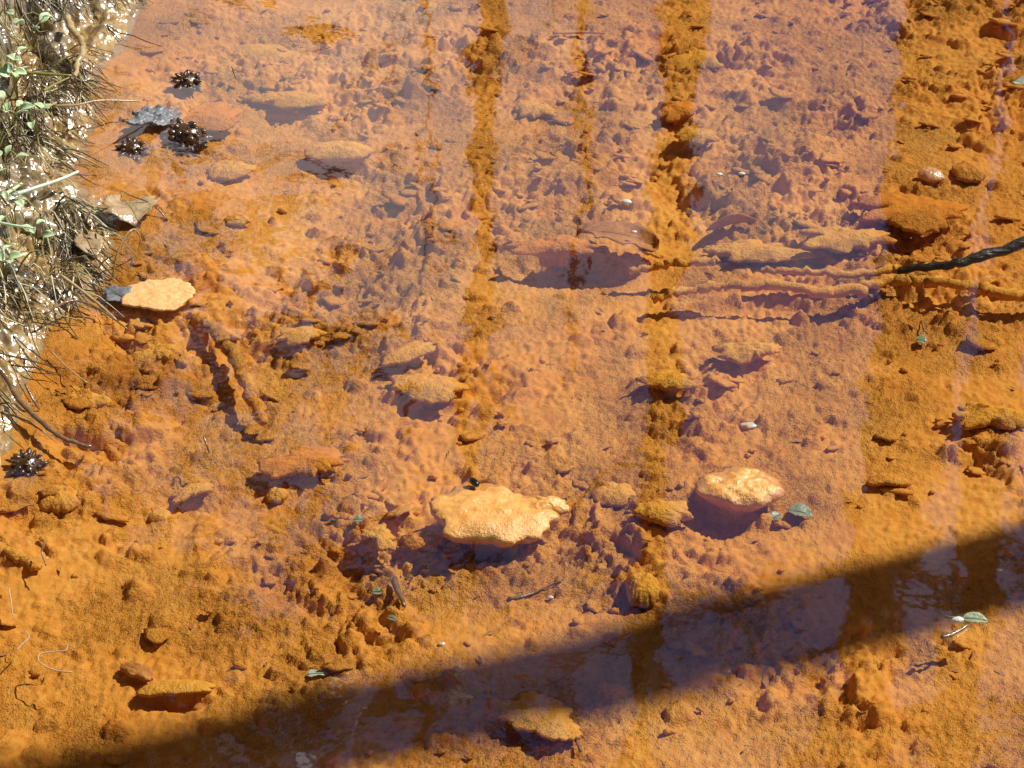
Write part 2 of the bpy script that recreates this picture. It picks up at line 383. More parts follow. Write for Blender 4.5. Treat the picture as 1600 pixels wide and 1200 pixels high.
tag(grid_part('muddy_bank', bankm, M['mud']), 'glistening wet mud bank along the left shore')
tag(grid_part('forest_floor', floorm, M['litter']), 'brown leaf litter around the stream')

w = MB(); w.poly([(-2.6, 0.3, 0), (2.6, 0.3, 0), (2.6, 6.2, 0), (-2.6, 6.2, 0)])
tag(w.build('water', M['water'], smooth=False), 'clear shallow stream water mirroring sky and trunks', kind='structure')

# ------------------------------------------------------------------ trees whose trunks mirror in the water and shade it, and added ones that cut sky light
def crooked(a, b, n, amp, rnd):
    a = Vector(a); b = Vector(b); L = (b - a).length; pts = []
    ax = (b - a).normalized(); o1 = ax.orthogonal().normalized(); o2 = ax.cross(o1)
    p1 = rnd.uniform(0, 6); p2 = rnd.uniform(0, 6)
    for i in range(n + 1):
        t = i / n; e = math.sin(t * math.pi) if i in (0, n) else 1
        s1 = math.sin(p1 + t * 7) * .6 + rnd.uniform(-.5, .5); s2 = math.sin(p2 + t * 6) * .6 + rnd.uniform(-.5, .5)
        k = amp * L * min(1, 4 * t)
        pts.append(a.lerp(b, t) + o1 * s1 * k + o2 * s2 * k)
    return pts
def limb(mb, a, d, L, r, lvl, rnd):
    n = 6
    end = a + d * L
    pts = crooked(a, end, n, 0.035, rnd)
    mb.tube(pts, [max(r * (1 - .82 * i / n), 0.003) for i in range(n + 1)], 5 if lvl else 6, cap=False)
    if lvl >= 2: return
    for k in range(4 if lvl else 5):
        t = rnd.uniform(.25, .95); i = int(t * n)
        p = pts[i]
        q = Vector((rnd.uniform(-1, 1), rnd.uniform(-1, 1), rnd.uniform(-.1, 1)))
        nd = (d * .8 + q * .75).normalized()
        limb(mb, p, nd, L * rnd.uniform(.35, .6), r * (1 - .8 * t) * .7, lvl + 1, rnd)
def bare_tree(base, top, r0, r1, seed, label, first, nb=9, blen=1.7, group='bare trees across the stream'):
    rnd = random.Random(seed)
    root = tag(empty('bare_tree', base), label, 'tree', group)
    base = Vector(base); top = Vector(top)
    rel = crooked((0, 0, -0.3), top - base, 14, 0.004, rnd)
    t = MB(); t.tube(rel, [r0 + (r1 - r0) * (i / 14) for i in range(15)], 10); t.build('trunk', M['bark'], root)
    c = MB()
    for k in range(nb):
        f = first + (1 - first) * (k + .5) / nb; p = rel[int(f * 14)]
        a = rnd.uniform(0, 6.28); d = Vector((math.cos(a), math.sin(a), rnd.uniform(.2, 1.0))).normalized()
        limb(c, p, d, blen * rnd.uniform(.7, 1.3) * (1.2 - .6 * f), (r0 + (r1 - r0) * f) * .38, 0, rnd)
    c.build('crown', M['bark'], root)
    return root
def mirrored_tree(pa, pb, D, wpx, top_py, seed, label, first=.45, nb=9, blen=1.7, taper=.55):
    A = mirror_pt(*pa, D); B = mirror_pt(*pb, D); d = (B - A)
    base = A + d * ((0.1 - A.z) / d.z); f = (top_py - pa[1]) / (pb[1] - pa[1])
    T = mirror_pt(pa[0] + (pb[0] - pa[0]) * f, top_py, D)
    rr = wpx / FPX * (ray((pa[0] + pb[0]) / 2, 600).length * D / ray(800, 600).y) / 2
    return bare_tree(base, T, rr * 1.15, rr * taper, seed, label, first, nb, blen)
mirrored_tree((774, 0), (722, 1200), 7.4, 42, 1000, 1, 'slim straight bare tree mirrored left of centre in the water', .62, 7, 1.3, .5)
mirrored_tree((1062, 0), (1008, 1200), 6.4, 62, 1500, 2, 'medium bare tree mirrored right of centre, crossing the shadow', .5, 10, 1.5, .7)
mirrored_tree((1480, 0), (1345, 1200), 6.1, 125, 1700, 3, 'thickest bare tree, mirrored as the wide dark band at right', .5, 12, 1.8, .85)
mirrored_tree((1640, 0), (1478, 1200), 6.6, 84, 1600, 4, 'bare tree mirrored just right of the thickest trunk', .5, 10, 1.6, .8)
mirrored_tree((915, 0), (880, 1200), 8.2, 19, 620, 5, 'thinnest bare sapling mirrored near the top centre', .5, 6, .9, .4)
mirrored_tree((668, 0), (706, 1200), 8.0, 10, 520, 6, 'thin crooked sapling mirrored left of the slim trunk', .4, 7, .8, .4)
# the tree on the right whose shadow crosses the foreground
P1 = Vector((0.559, 1.350, -0.04)); P2 = Vector((-0.492, 1.035, -0.04))
A_ = P1 + SUN * 3.3; B_ = P2 + SUN * 5.0; dd_ = B_ - A_
base_ = A_ + dd_ * ((0.05 - A_.z) / dd_.z); top_ = A_ + dd_ * ((11 - A_.z) / dd_.z)
bare_tree(base_, top_, 0.062, 0.05, 9, 'young tree on the right bank casting the diagonal shadow', .72, 9, 1.2)

def evergreen(base, h, rad, low, seed, label, n=5200, wide=0., big=1.):
    rnd = random.Random(seed)
    root = tag(empty('evergreen_tree', base), label, 'tree', 'evergreens around the stream')
    t = MB(); pts = crooked((0, 0, -.3), (rnd.uniform(-.2, .2), rnd.uniform(-.2, .2), h), 10, .004, rnd)
    t.tube(pts, [0.16 * (1 - .9 * i / 10) + .01 for i in range(11)], 8); t.build('trunk', M['bark'], root)
    c = MB()
    nb = 46 if not wide else 80
    for k in range(nb):
        f = low + (1 - low) * (k / nb) ** .9; z = f * h
        L = rad * max((1.05 - f) / (1.05 - low), wide * (1 if f < .93 else .5)) * rnd.uniform(.6, 1.1) + .15; a = k * 2.4 + rnd.uniform(-.4, .4)
        d = Vector((math.cos(a), math.sin(a), rnd.uniform(-.25, .1)))
        p0 = Vector((0, 0, z)); c.tube([p0, p0 + d * L * .6, p0 + d * L + Vector((0, 0, -.08 * L))], [.022, .012, .004], 4, cap=False)
        for _ in range(n // nb):
            t_ = rnd.uniform(.12, 1) ** .7
            p = p0 + d * L * t_ + Vector((rnd.gauss(0, .16), rnd.gauss(0, .16), rnd.gauss(-.05, .09))) * (.5 + .5 * L)
            u = Vector((rnd.uniform(-1, 1), rnd.uniform(-1, 1), rnd.uniform(-.5, .3))).normalized() * rnd.uniform(.07, .15) * big
            v = u.orthogonal().normalized() * rnd.uniform(.015, .035) * big
            v = Quaternion(u.normalized(), rnd.uniform(0, 6.28)) @ v
            c.poly([p - u, p - u * .2 + v, p + u, p - u * .2 - v])
    c.build('crown', M['needles'], root, smooth=False)
evergreen((-2.75, 6.0, .2), 13, 2.05, .12, 21, 'dense evergreen mirrored along the left side of the water', 9000, .7, 1.25)
evergreen((-3.9, 8.5, .3), 15, 2.2, .10, 22, 'tall evergreen standing behind the left bank')
evergreen((4.35, 7.4, .3), 10.5, 1.75, .22, 23, 'evergreen mirrored at the upper right of the water')
evergreen((-3.0, 1.6, .4), 12, 2.5, .25, 25, 'unseen broad evergreen added on the left bank to cut sky light', 12000, .75, 1.9)  # these unseen broad evergreens are added only to cut sky light
evergreen((-2.4, -1.8, .3), 13, 2.7, .25, 26, 'unseen broad evergreen added behind the viewpoint at left to cut sky light', 12000, .75, 1.9)
evergreen((.5, -2.3, .3), 13, 2.9, .25, 27, 'unseen broad evergreen added straight behind the viewpoint to cut sky light', 12000, .75, 1.9)
evergreen((3.6, -2.0, .3), 12, 2.7, .25, 28, 'unseen broad evergreen added behind the viewpoint at right to cut sky light', 12000, .75, 1.9)
evergreen((5.6, 9.8, .3), 11.5, 1.9, .15, 24, 'taller evergreen behind the one at upper right')
evergreen((-2.35, 5.1, .2), 14, 2.2, .30, 29, 'spreading evergreen mirrored in the lower left of the water', 15000, 1.0, 1.4)

# ------------------------------------------------------------------ slabs, stones and leaves
def slab_mesh(name, a, b, t, seed, rag=0.12, dome=1.0, seg=72, rings=14, under=0.62, lumps=0.10, bend=0.0, crumb=0.0, foot=0.0):
    rnd = random.Random(seed); v = []; f = []
    ph = [rnd.uniform(0, 6.28) for _ in range(8)]; am = [rnd.uniform(.4, 1) for _ in range(8)]
    def out(q):
        s = 0
        for k in range(8): s += am[k] * math.sin((k + 2) * q + ph[k]) / (k + 2) ** .75
        return 1 + rag * s + rag * .35 * jag[int(q / (2 * math.pi) * seg) % seg]
    jag = [rnd.uniform(-1, 1) for _ in range(seg)]
    ox = rnd.uniform(0, 50)
    prof = [(0.0, 1.0)] + [(k / rings, None) for k in range(1, rings + 1)]
    xs = [0.]; ys = [0.]; rh = [0.]
    for k in range(1, rings + 1):
        rho = (k / rings) ** .8
        for i in range(seg):
            q = 2 * math.pi * i / seg; r = rho * (1 + (out(q) - 1) * rho)
            xs.append(a * r * math.cos(q)); ys.append(b * r * math.sin(q)); rh.append(rho)
    x = np.array(xs); y = np.array(ys); rho = np.array(rh)
    z = t * dome * np.maximum(0, 1 - rho ** 2.6) ** .75
    n = perlin(x / a * 2.2 + ox, y / b * 2.2, seed) + .5 * perlin(x / a * 6 + ox, y / b * 6, seed + 1)
    c_ = perlin(x * 60 + ox, y * 70, seed + 2) * .6 + perlin(x * 140 + ox, y * 150, seed + 3) * .4
    z = z + lumps * t * n * (1 - .5 * rho) + crumb * c_ + bend * a * (1 - (x / a) ** 2)
    v = list(zip(xs, ys, z.tolist()))
    RR = [(0.985, -.35 * t), (under, -.9 * t)] + ([(under * .55, -.9 * t - foot * .35), (under * .5, -.9 * t - foot)] if foot else [])
    for kk, (rr, zz) in enumerate(RR):
        for i in range(seg):
            q = 2 * math.pi * i / seg; r = rr * out(q)
            v.append((a * r * math.cos(q), b * r * math.sin(q), zz + bend * a * (1 - (r * math.cos(q)) ** 2)))
    v.append((0, 0, -.95 * t - foot))
    for i in range(seg): f.append((0, 1 + i, 1 + (i + 1) % seg))
    nr = rings + len(RR)
    for k in range(nr - 1):
        for i in range(seg):
            p = 1 + k * seg + i; p2 = 1 + k * seg + (i + 1) % seg
            f.append((p, p + seg, p2 + seg, p2))
    e = 1 + (nr - 1) * seg; l = len(v) - 1
    for i in range(seg): f.append((e + i, l, e + (i + 1) % seg))
    me = bpy.data.meshes.new(name); me.from_pydata(v, [], f); me.update()
    return me
SEED = [100]
def slab(name, px, py, wpx, hpx, t, lift, m, label, cat, group=None, rz=0.0, tilt=0.0, roll=0.0, rag=.12, dome=1., under=.62, lumps=.10, bend=0., crumb=.0028, z=None, foot=.022):
    SEED[0] += 1
    t = t * .62; rag = rag * 1.5; kx, ky = mpp(px, py)
    p = on_bed(px, py, min(lift, .012 + .35 * lift)) if z is None else at(px, py, z)
    if z is None: p.z = min(p.z, -.007 - t - crumb - bend * wpx * kx / 2)
    me = slab_mesh(name, wpx * kx / 2, hpx * ky / 2, t, SEED[0], rag, dome, under=under, lumps=max(lumps, .25), bend=bend, crumb=crumb, foot=foot)
    o = link(name, me, m, None, p, (-max(tilt, .10), roll, rz))
    return tag(o, label, cat, group)

def leaf_mesh(name, L, W, seed, cup=.15, bend=.1, twist=0., jag=.1, th=.0008, lobes=0, n=16, c=8):
    rnd = random.Random(seed); v = []; f = []
    for side in (0, 1):
        for i in range(n + 1):
            t = i / n
            wv = math.sin(math.pi * min(1, t ** .8)) ** .7
            if lobes: wv *= .72 + .28 * math.cos(2 * math.pi * lobes * t)
            jl = 1 + jag * rnd.uniform(-1, 1); jr = 1 + jag * rnd.uniform(-1, 1)
            if side: jl, jr = J[i]
            else:
                if i == 0: J = []
                J.append((jl, jr))
            for j in range(c + 1):
                s = j / c * 2 - 1
                y = s * W / 2 * wv * (jl if s < 0 else jr) + .0001 * s; x = (t - .5) * L
                z = cup * W * (s * s) * wv + bend * L * (1 - (2 * t - 1) ** 2) + twist * s * (t - .5) * W
                z += .012 * L * math.sin(9 * t + 3 * s + seed) - (.02 * W * math.exp(-(s * 6) ** 2))
                v.append((x, y, z - (th if side else 0)))
    N = (n + 1) * (c + 1)
    for i in range(n):
        for j in range(c):
            q = i * (c + 1) + j
            f.append((q, q + c + 1, q + c + 2, q + 1)); f.append((N + q, N + q + 1, N + q + c + 2, N + q + c + 1))
    rim = [j for j in range(c + 1)] + [i * (c + 1) + c for i in range(1, n + 1)] + [n * (c + 1) + j for j in range(c - 1, -1, -1)] + [i * (c + 1) for i in range(n - 1, 0, -1)]
    for k in range(len(rim)):
        p, q = rim[k], rim[(k + 1) % len(rim)]; f.append((p, q, N + q, N + p))
    me = bpy.data.meshes.new(name); me.from_pydata(v, [], f); me.update(); return me
def leaf(name, px, py, wpx, hpx, lift, m, label, cat='leaf', group=None, rz=0., tilt=0., roll=0., z=None, stalk=0.0, **kw):
    SEED[0] += 1
    p = on_bed(px, py, lift) if z is None else at(px, py, z); kx, ky = mpp(px, py)
    root = empty(name, p, (-tilt, roll, rz)); tag(root, label, cat, group)
    L = wpx * kx; W = hpx * ky
    link('blade', leaf_mesh('blade', L, W, SEED[0], **kw), m, root)
    bend = kw.get('bend', .1)
    r = MB(); pts = [((t - .5) * L, 0, bend * L * (1 - (2 * t - 1) ** 2) + .0006) for t in [k / 10 for k in range(11)]]
    if stalk: pts = [(-.5 * L - stalk, .1 * stalk, -.1 * stalk), (-.5 * L - stalk * .5, 0, 0)] + pts
    r.tube(pts, [.0005] * len(pts), 5); r.build('midrib', m, root)
    return root

# thin crusts of floc, half lifted off the bed
fl = MB(); rnd = random.Random(77); cnt = 0
CX = RNG.uniform(-.93, .93, 9000); CY = RNG.uniform(.99, 2.70, 9000)
CD = perlin(CX * 3.1, CY * 3.1, 31) + .5 * perlin(CX * 9, CY * 9, 88); CI = inland(CX, CY)
for x, y, dn, ci in zip(CX.tolist(), CY.tolist(), CD.tolist(), CI.tolist()):
    if ci > -.03 or rnd.random() > .10 + 1.0 * max(0, dn): continue
    cnt += 1
    if cnt > 800: break
    a = .004 + .017 * rnd.random() ** 3.4; b = a * rnd.uniform(.35, .8); th = rnd.uniform(.0010, .0026)
    z = min(H(x, y) + rnd.uniform(.0005, .004) + .12 * a, -.006); an = rnd.uniform(-.6, .5)
    tl_ = rnd.uniform(.05, .5); rl = rnd.uniform(-.15, .35); mt = Matrix.Translation((x, y, z)) @ Euler((-tl_, rl, an)).to_matrix().to_4x4()
    n = 13; base = len(fl.v); rr = [1 + rnd.uniform(-.32, .28) for _ in range(n)]
    fl.v.append(tuple(mt @ Vector((0, 0, th * rnd.uniform(.6, 1.6)))))
    for ring, zz in ((.55, th * .9), (1., 0.), (.9, -th)):
        for i in range(n):
            q = 6.2832 * i / n; r = ring * rr[i]
            fl.v.append(tuple(mt @ Vector((a * r * math.cos(q), b * r * math.sin(q), zz + rnd.uniform(-.4, .4) * th))))
    fl.v.append(tuple(mt @ Vector((0, 0, -th))))
    for i in range(n):
        j = (i + 1) % n
        fl.f.append((base, base + 1 + i, base + 1 + j)); fl.f.append((base + 1 + 3 * n, base + 1 + 2 * n + j, base + 1 + 2 * n + i))
        for k in range(2): p_ = base + 1 + k * n; fl.f.append((p_ + i, p_ + n + i, p_ + n + j, p_ + j))
tag(fl.build('sediment_flakes', M['bed']), 'loose orange crusts of floc scattered over the stream bed', 'sediment', kind='stuff')

# two slabs of sediment that reach the surface, and the other coated stones and lumps
slab('sediment_slab', 770, 800, 205, 92, .026, .060, M['slabwet'], 'largest smooth orange slab breaking the surface, dark crevice below', 'rock', rag=.11, rz=-.08, tilt=.06, dome=.6, under=.86, lumps=.3, z=-.002, crumb=.002, foot=.045)
slab('sediment_slab', 1158, 760, 130, 64, .020, .055, M['slabwet'], 'rounded orange stone with wet glints right of the largest slab', 'rock', rag=.09, rz=-.1, dome=.75, under=.85, z=-.006, lumps=.45, crumb=.0020, tilt=.06, foot=.045)
slab('sediment_slab', 855, 790, 70, 28, .012, .060, M['slabwet'], 'small wet crust on the right end of the largest slab', 'rock', rag=.22, under=.8, z=-.001)
slab('sediment_ledge', 665, 843, 75, 30, .012, .020, M['bed'], 'rough brown ledge touching the lower left of the largest slab', 'rock', rag=.25, lumps=.5)
slab('coated_stone', 527, 236, 112, 30, .016, .016, M['slab'], 'long low orange stone above a blue shadow, upper left', 'rock', rag=.06)
slab('coated_stone', 668, 604, 122, 46, .012, .016, M['slab'], 'flat pale orange slab above a blue hollow near centre', 'rock', rag=.14, rz=-.2, tilt=.1)
slab('coated_stone', 960, 772, 66, 42, .012, .004, M['slab'], 'smooth small dome between the two surface slabs', 'rock', rag=.07)
slab('coated_stone', 1036, 800, 80, 42, .014, .016, M['slab'], 'ragged orange lump left of the rounded stone', 'rock', rag=.2, rz=-.25)
slab('coated_stone', 92, 778, 62, 46, .018, .008, M['slab'], 'rounded pale lump below the wet cone at the left edge', 'rock', rag=.09)
slab('coated_stone', 250, 806, 36, 22, .010, .004, M['slab'], 'small oval pinkish pebble in the lower left', 'pebble', rag=.05)
slab('pebble', 432, 774, 36, 20, .012, .006, M['yellow'], 'twin-lobed yellowish pebble left of centre', 'pebble', rag=.12)
slab('pebble', 1455, 273, 42, 20, .012, .010, M['pinkstone'], 'pale pink oval pebble at upper right', 'pebble', rag=.05)
slab('coated_stone', 1515, 268, 52, 34, .016, .006, M['bed'], 'rounded orange lump right of the pink pebble', 'rock', rag=.1)
slab('coated_stone', 1005, 922, 56, 52, .024, .010, M['yellow'], 'round orange lump at the upper rim of the trunk shadow', 'rock', rag=.1, lumps=.3)
slab('coated_stone', 358, 265, 74, 30, .014, .012, M['slab'], 'flat orange stone below the cone cluster at upper left', 'rock', rag=.12)
slab('coated_stone', 325, 182, 108, 50, .010, .012, M['red'], 'reddish orange slab right of the crumpled grey leaf', 'rock', rag=.12)
slab('pebble', 370, 340, 38, 16, .010, .010, M['slab'], 'small pale flat pebble at left, below the flat stone', 'pebble', rag=.1)
slab('sediment_clump', 1425, 328, 165, 62, .016, .022, M['red'], 'large rusty clump above a dark hollow at right', 'clump', rag=.25, tilt=.15, lumps=.4)
slab('sediment_clump', 1058, 172, 62, 30, .014, .020, M['red'], 'rusty clump over a dark gap near the top', 'clump', rag=.25, lumps=.4)
slab('sediment_clump', 1088, 206, 66, 24, .012, .014, M['yellow'], 'ochre clump just below the rusty one near the top', 'clump', rag=.2, lumps=.3)
slab('sediment_clump', 1085, 95, 80, 40, .014, .008, M['yellow'], 'lumpy olive ochre mound near the top, right of centre', 'clump', rag=.25, lumps=.5)
slab('sediment_clump', 1042, 594, 78, 34, .012, .018, M['yellow'], 'ochre flake over a dark gap, right of centre', 'clump', rag=.22, tilt=.2)
slab('sediment_clump', 1165, 548, 90, 34, .012, .016, M['slab'], 'crumbly pale clump below the long stick', 'clump', rag=.3, lumps=.5)
slab('sediment_clump', 475, 722, 130, 44, .012, .016, M['red'], 'reddish crumbly clump left of the centre', 'clump', rag=.28, lumps=.5, tilt=.1)
slab('sediment_clump', 1320, 372, 130, 40, .012, .012, M['slab'], 'pale broken crust above the right stick', 'clump', rag=.28, lumps=.5)
slab('sediment_clump', 1180, 392, 150, 34, .012, .014, M['slab'], 'pale crust heaped behind the sticks', 'clump', rag=.28, lumps=.5)
slab('sediment_clump', 868, 384, 120, 30, .012, .022, M['red'], 'ragged rusty crust over the dark hollow near centre', 'clump', rag=.3, lumps=.6, tilt=.15, z=-.014)
slab('sediment_clump', 240, 535, 70, 34, .012, .010, M['slab'], 'pale clump below the floating tan leaf', 'clump', rag=.25, lumps=.5)
slab('sediment_clump', 450, 155, 130, 26, .010, .014, M['yellow'], 'pale yellowish crust above a blue hollow, upper left', 'clump', rag=.25, lumps=.4)
slab('sediment_clump', 835, 172, 66, 26, .012, .010, M['slab'], 'pale low lump near the top centre', 'clump', rag=.2, lumps=.3)
slab('sediment_clump', 120, 610, 90, 44, .016, .008, M['slab'], 'pale crumbly heap beside the left bank', 'clump', rag=.28, lumps=.6)
slab('sediment_clump', 1545, 650, 110, 40, .014, .014, M['yellow'], 'crumbly clump at the right edge above the shadow', 'clump', rag=.3, lumps=.6)

# sediment coated leaves lying on the bed
def coated(name, px, py, wpx, hpx, lift, m, label, rz=0., tilt=0., cup=0., bend=.1, twist=0., jag=.1, th=.002):
    return slab(name, px, py, wpx, hpx, .005 + th, lift, m, label, 'leaf', None, rz, tilt, 0., .07 + jag * .6, .7, .93, .5, bend * .9, .0016, None, 0)
coated('coated_leaf', 592, 838, 60, 34, .022, M['slab'], 'small ragged orange leaf left of the largest slab', rz=-.5, tilt=.25, cup=-.2, jag=.28, th=.003)
coated('coated_leaf', 272, 1078, 124, 32, .010, M['slab'], 'long arched leaf over a black gap at lower left', rz=.1, tilt=.35, cup=-.2, bend=.13, jag=.05, th=.0016)
coated('coated_leaf', 214, 1049, 64, 22, .006, M['brownleaf'], 'short brown leaf above the long arched leaf', rz=-.45, tilt=.3, cup=-.15, bend=.12, jag=.06)
coated('coated_leaf', 842, 1122, 140, 74, .012, M['slab'], 'large folded leaf at bottom edge of the trunk shadow', rz=-.3, tilt=.28, cup=-.12, bend=.12, jag=.14, th=.003)
coated('coated_leaf', 1388, 752, 66, 26, .006, M['bed'], 'small arched leaf within the wide dark reflection', rz=-.1, tilt=.35, cup=-.1, bend=.16, jag=.06, th=.002)
coated('coated_leaf', 300, 768, 64, 28, .010, M['slab'], 'pale flake over a dark gap in the lower left', rz=.5, tilt=.3, cup=-.1, bend=.1, jag=.2, th=.002)
coated('coated_leaf', 640, 552, 92, 30, .008, M['slab'], 'pale narrow leaf just above the flat central slab', rz=.5, tilt=.2, cup=-.2, bend=.08, jag=.08, th=.002)
coated('coated_leaf', 470, 524, 76, 34, .014, M['slab'], 'pale leaf with a dark ragged gap, left of centre', rz=.15, tilt=.25, cup=-.12, jag=.2, th=.002)
coated('coated_leaf', 412, 84, 120, 30, .010, M['yellow'], 'yellowish leaf under the water near the top left', rz=-.2, tilt=.1, jag=.08, th=.002)
leaf('dead_leaf', 965, 372, 135, 40, 0, M['brownleaf'], 'curled dead leaf with arched rim above a blue hollow', rz=-.3, tilt=.10, cup=.10, bend=.06, twist=.3, jag=.22, th=.0016, z=-.020)
coated('dead_leaf', 1012, 388, 62, 22, .020, M['slab'], 'tan pointed leaf end where the sticks begin', rz=-1.0, tilt=.2, cup=.1, bend=.2, jag=.06, th=.0012)
leaf('dead_leaf', 1142, 352, 88, 26, .008, M['brownleaf'], 'thin purple-brown leaf on edge above the sticks', rz=.35, tilt=1.0, cup=.1, bend=.06, jag=.06)
coated('coated_leaf', 268, 352, 72, 26, .012, M['slab'], 'slanting orange leaf fold beside the wet pale leaf', rz=-.9, tilt=.2, bend=.1, jag=.06, th=.002)
# floating and half floating leaves
slab('floating_leaf', 248, 459, 104, 58, .006, 0, M['tanleaf'], 'bright tan leaf floating beside the left bank', 'leaf', rz=-.22, z=.006, rag=.09, dome=.5, under=.95, lumps=.5, crumb=.0012, foot=0)
leaf('floating_leaf', 186, 462, 64, 30, 0, M['greyleaf'], 'grey-green leaf scrap left of the bright tan leaf', rz=-.75, z=.006, cup=.05, bend=.03, jag=.2, lobes=2)
leaf('wet_leaf', 205, 330, 74, 46, 0, M['wetleaf'], 'shiny pale wet leaf lying on the shore', rz=-1.0, z=.008, cup=.12, bend=.09, twist=.25, jag=.2, tilt=.15)
leaf('wet_leaf', 140, 382, 70, 24, 0, M['wetleaf'], 'narrow grey wet leaf at the shore above the tan leaf', rz=-1.1, z=.012, cup=.05, bend=.04, jag=.06)
slab('crumpled_leaf', 242, 180, 46, 46, .007, .030, M['greyleaf'], 'crumpled blue-grey leaf standing at the upper left shore', 'leaf', z=.012, rz=-.7, tilt=.30, roll=.3, rag=.16, dome=.4, under=.95, lumps=1.2, crumb=.007, foot=0)
leaf('leaf_scrap', 497, 1053, 34, 16, .004, M['paleleaf'], 'pale blue-green leaf scrap just above the trunk shadow', 'leaf', rz=.05, jag=.2, bend=.05, lobes=1)
leaf('leaf_scrap', 590, 925, 18, 11, .003, M['greenleaf'], 'tiny dull green leaf below the largest slab', 'leaf', jag=.1, bend=.05)
leaf('leaf_scrap', 613, 967, 20, 7, .003, M['greenleaf'], 'tiny dark green sliver below the tiny green leaf', 'leaf', rz=-.5, jag=.1)
leaf('leaf_scrap', 1250, 803, 40, 26, .006, M['greenleaf'], 'grey-green leaf right of the rounded stone', 'leaf', rz=-.4, jag=.2, bend=.1, tilt=.2)
leaf('leaf_scrap', 1212, 808, 22, 14, .005, M['greenleaf'], 'small dark scrap touching the grey-green leaf', 'leaf', rz=.6, jag=.2)
leaf('leaf_scrap', 1524, 968, 40, 16, 0, M['greenleaf'], 'grey-green leaf with a dark stalk at lower right', 'leaf', rz=-.15, z=.002, jag=.08, bend=.06, stalk=.02)
leaf('leaf_scrap', 1440, 533, 18, 14, .006, M['greenleaf'], 'small dark green scrap below the right stick', 'leaf', rz=-.4, jag=.2)
leaf('leaf_scrap', 1594, 130, 20, 18, .006, M['paleleaf'], 'pale teal scrap at the upper right edge', 'leaf', rz=-.9, jag=.2)
leaf('leaf_scrap', 560, 812, 16, 12, .003, M['greenleaf'], 'faint olive scrap left of the largest slab', 'leaf', jag=.2)

# small bits lying at the surface; the white ones are glints painted as beads
def bit(name, px, py, wpx, m, label, cat, z=None, asp=.6, t=.4, rz=0.):
    SEED[0] += 1; kx, ky = mpp(px, py); a = wpx * kx / 2
    p = at(px, py, z) if z is not None else on_bed(px, py, a * t * .6)
    me = slab_mesh(name, a, a * asp, a * t, SEED[0], .08, seg=20, rings=5, under=.7)
    return tag(link(name, me, m, None, p, (0, 0, rz)), label, cat)
bit('beetle', 741, 753, 22, M['beetle'], 'glossy black beetle on the upper rim of the largest slab', 'beetle', z=.006, asp=.55, t=.45, rz=-1.0)
bit('pebble', 979, 315, 16, M['palebit'], 'bright white glint bead floating above the central leaf', 'pebble', z=.002)
bit('pebble', 991, 362, 9, M['palebit'], 'tiny white glint bead at the tip of the curled leaf', 'pebble', z=.002)
bit('pebble', 860, 933, 11, M['palebit'], 'tiny white glint bead below the largest slab', 'pebble')
bit('pebble', 1136, 1048, 12, M['palebit'], 'tiny grey grain just below the trunk shadow', 'pebble')
bit('pebble', 690, 1006, 12, M['palebit'], 'tiny lilac grain above the trunk shadow', 'pebble')
bit('pebble', 1497, 968, 20, M['palebit'], 'glassy white glint bead beside the grey-green leaf at lower right', 'pebble', z=.002, asp=.6)
bit('pebble', 1562, 890, 9, M['palebit'], 'tiny white glint bead on the trunk shadow at right', 'pebble', z=.002)
bit('pebble', 1124, 272, 10, M['palebit'], 'left tiny white glint bead of a pair at upper right', 'pebble', z=.002)
bit('pebble', 1159, 271, 11, M['palebit'], 'right tiny white glint bead of a pair at upper right', 'pebble', z=.002)
bit('pebble', 1170, 664, 30, M['palebit'], 'pale lilac flake above the rounded stone', 'pebble', asp=.5, t=.2)

# ------------------------------------------------------------------ sticks, roots, straws
def strand(name, pts, r0, r1, m, label, cat, rough=0., n=8, seg=5, sub=4, group=None):
    """pts: (px, py, z above the water, or None with lift on the bed)"""
    SEED[0] += 1; rnd = random.Random(SEED[0])
    if name == 'coated_stick': sub = 9; rough = max(rough, .42); n = 9
    P = [on_bed(p[0], p[1], p[3] if len(p) > 3 else .004) if p[2] is None else at(*p) for p in pts]
    Q = []
    for i in range(len(P) - 1):
        a, b, c, d = P[max(i - 1, 0)], P[i], P[i + 1], P[min(i + 2, len(P) - 1)]
        for k in range(sub):
            t = k / sub
            Q.append(.5 * ((2 * b) + (c - a) * t + (2 * a - 5 * b + 4 * c - d) * t * t + (3 * b - a - 3 * c + d) * t ** 3))
    Q.append(P[-1])
    c = P[0].copy(); L = len(Q) - 1
    Q = [q - c + Vector((rnd.uniform(-1, 1), rnd.uniform(-1, 1), rnd.uniform(-1, 1))) * rough * r0 for q in Q]
    mb = MB(); mb.tube(Q, [(r0 + (r1 - r0) * i / L) * (1 + rough * .5 * rnd.uniform(-1, 1)) for i in range(L + 1)], n)
    o = mb.build(name, m, None, c)
    return tag(o, label, cat, group)
strand('stick', [(1640, 368, .035), (1600, 380, .025), (1540, 399, .014), (1500, 410, .006), (1470, 416, -.002), (1420, 419, -.010), (1370, 424, -.02)], .0085, .0045, M['stick'], 'dark wet stick rising from the water at the right edge', 'stick', .22, 10)
strand('coated_stick', [(1400, 420, -0.011), (1330, 427, -0.010), (1260, 425, -0.010), (1190, 422, -0.013)], 0.0062, 0.0042, M['slab'], 'thin orange coated stick in line with the dark stick', 'stick', .25)
strand('coated_stick', [(1620, 466, -0.018), (1560, 456, -0.013), (1500, 446, -0.010), (1430, 437, -0.009), (1390, 440, -0.010), (1340, 450, -0.011)], 0.0082, 0.0065, M['slab'], 'orange coated stick arching below the dark stick', 'stick', .25)
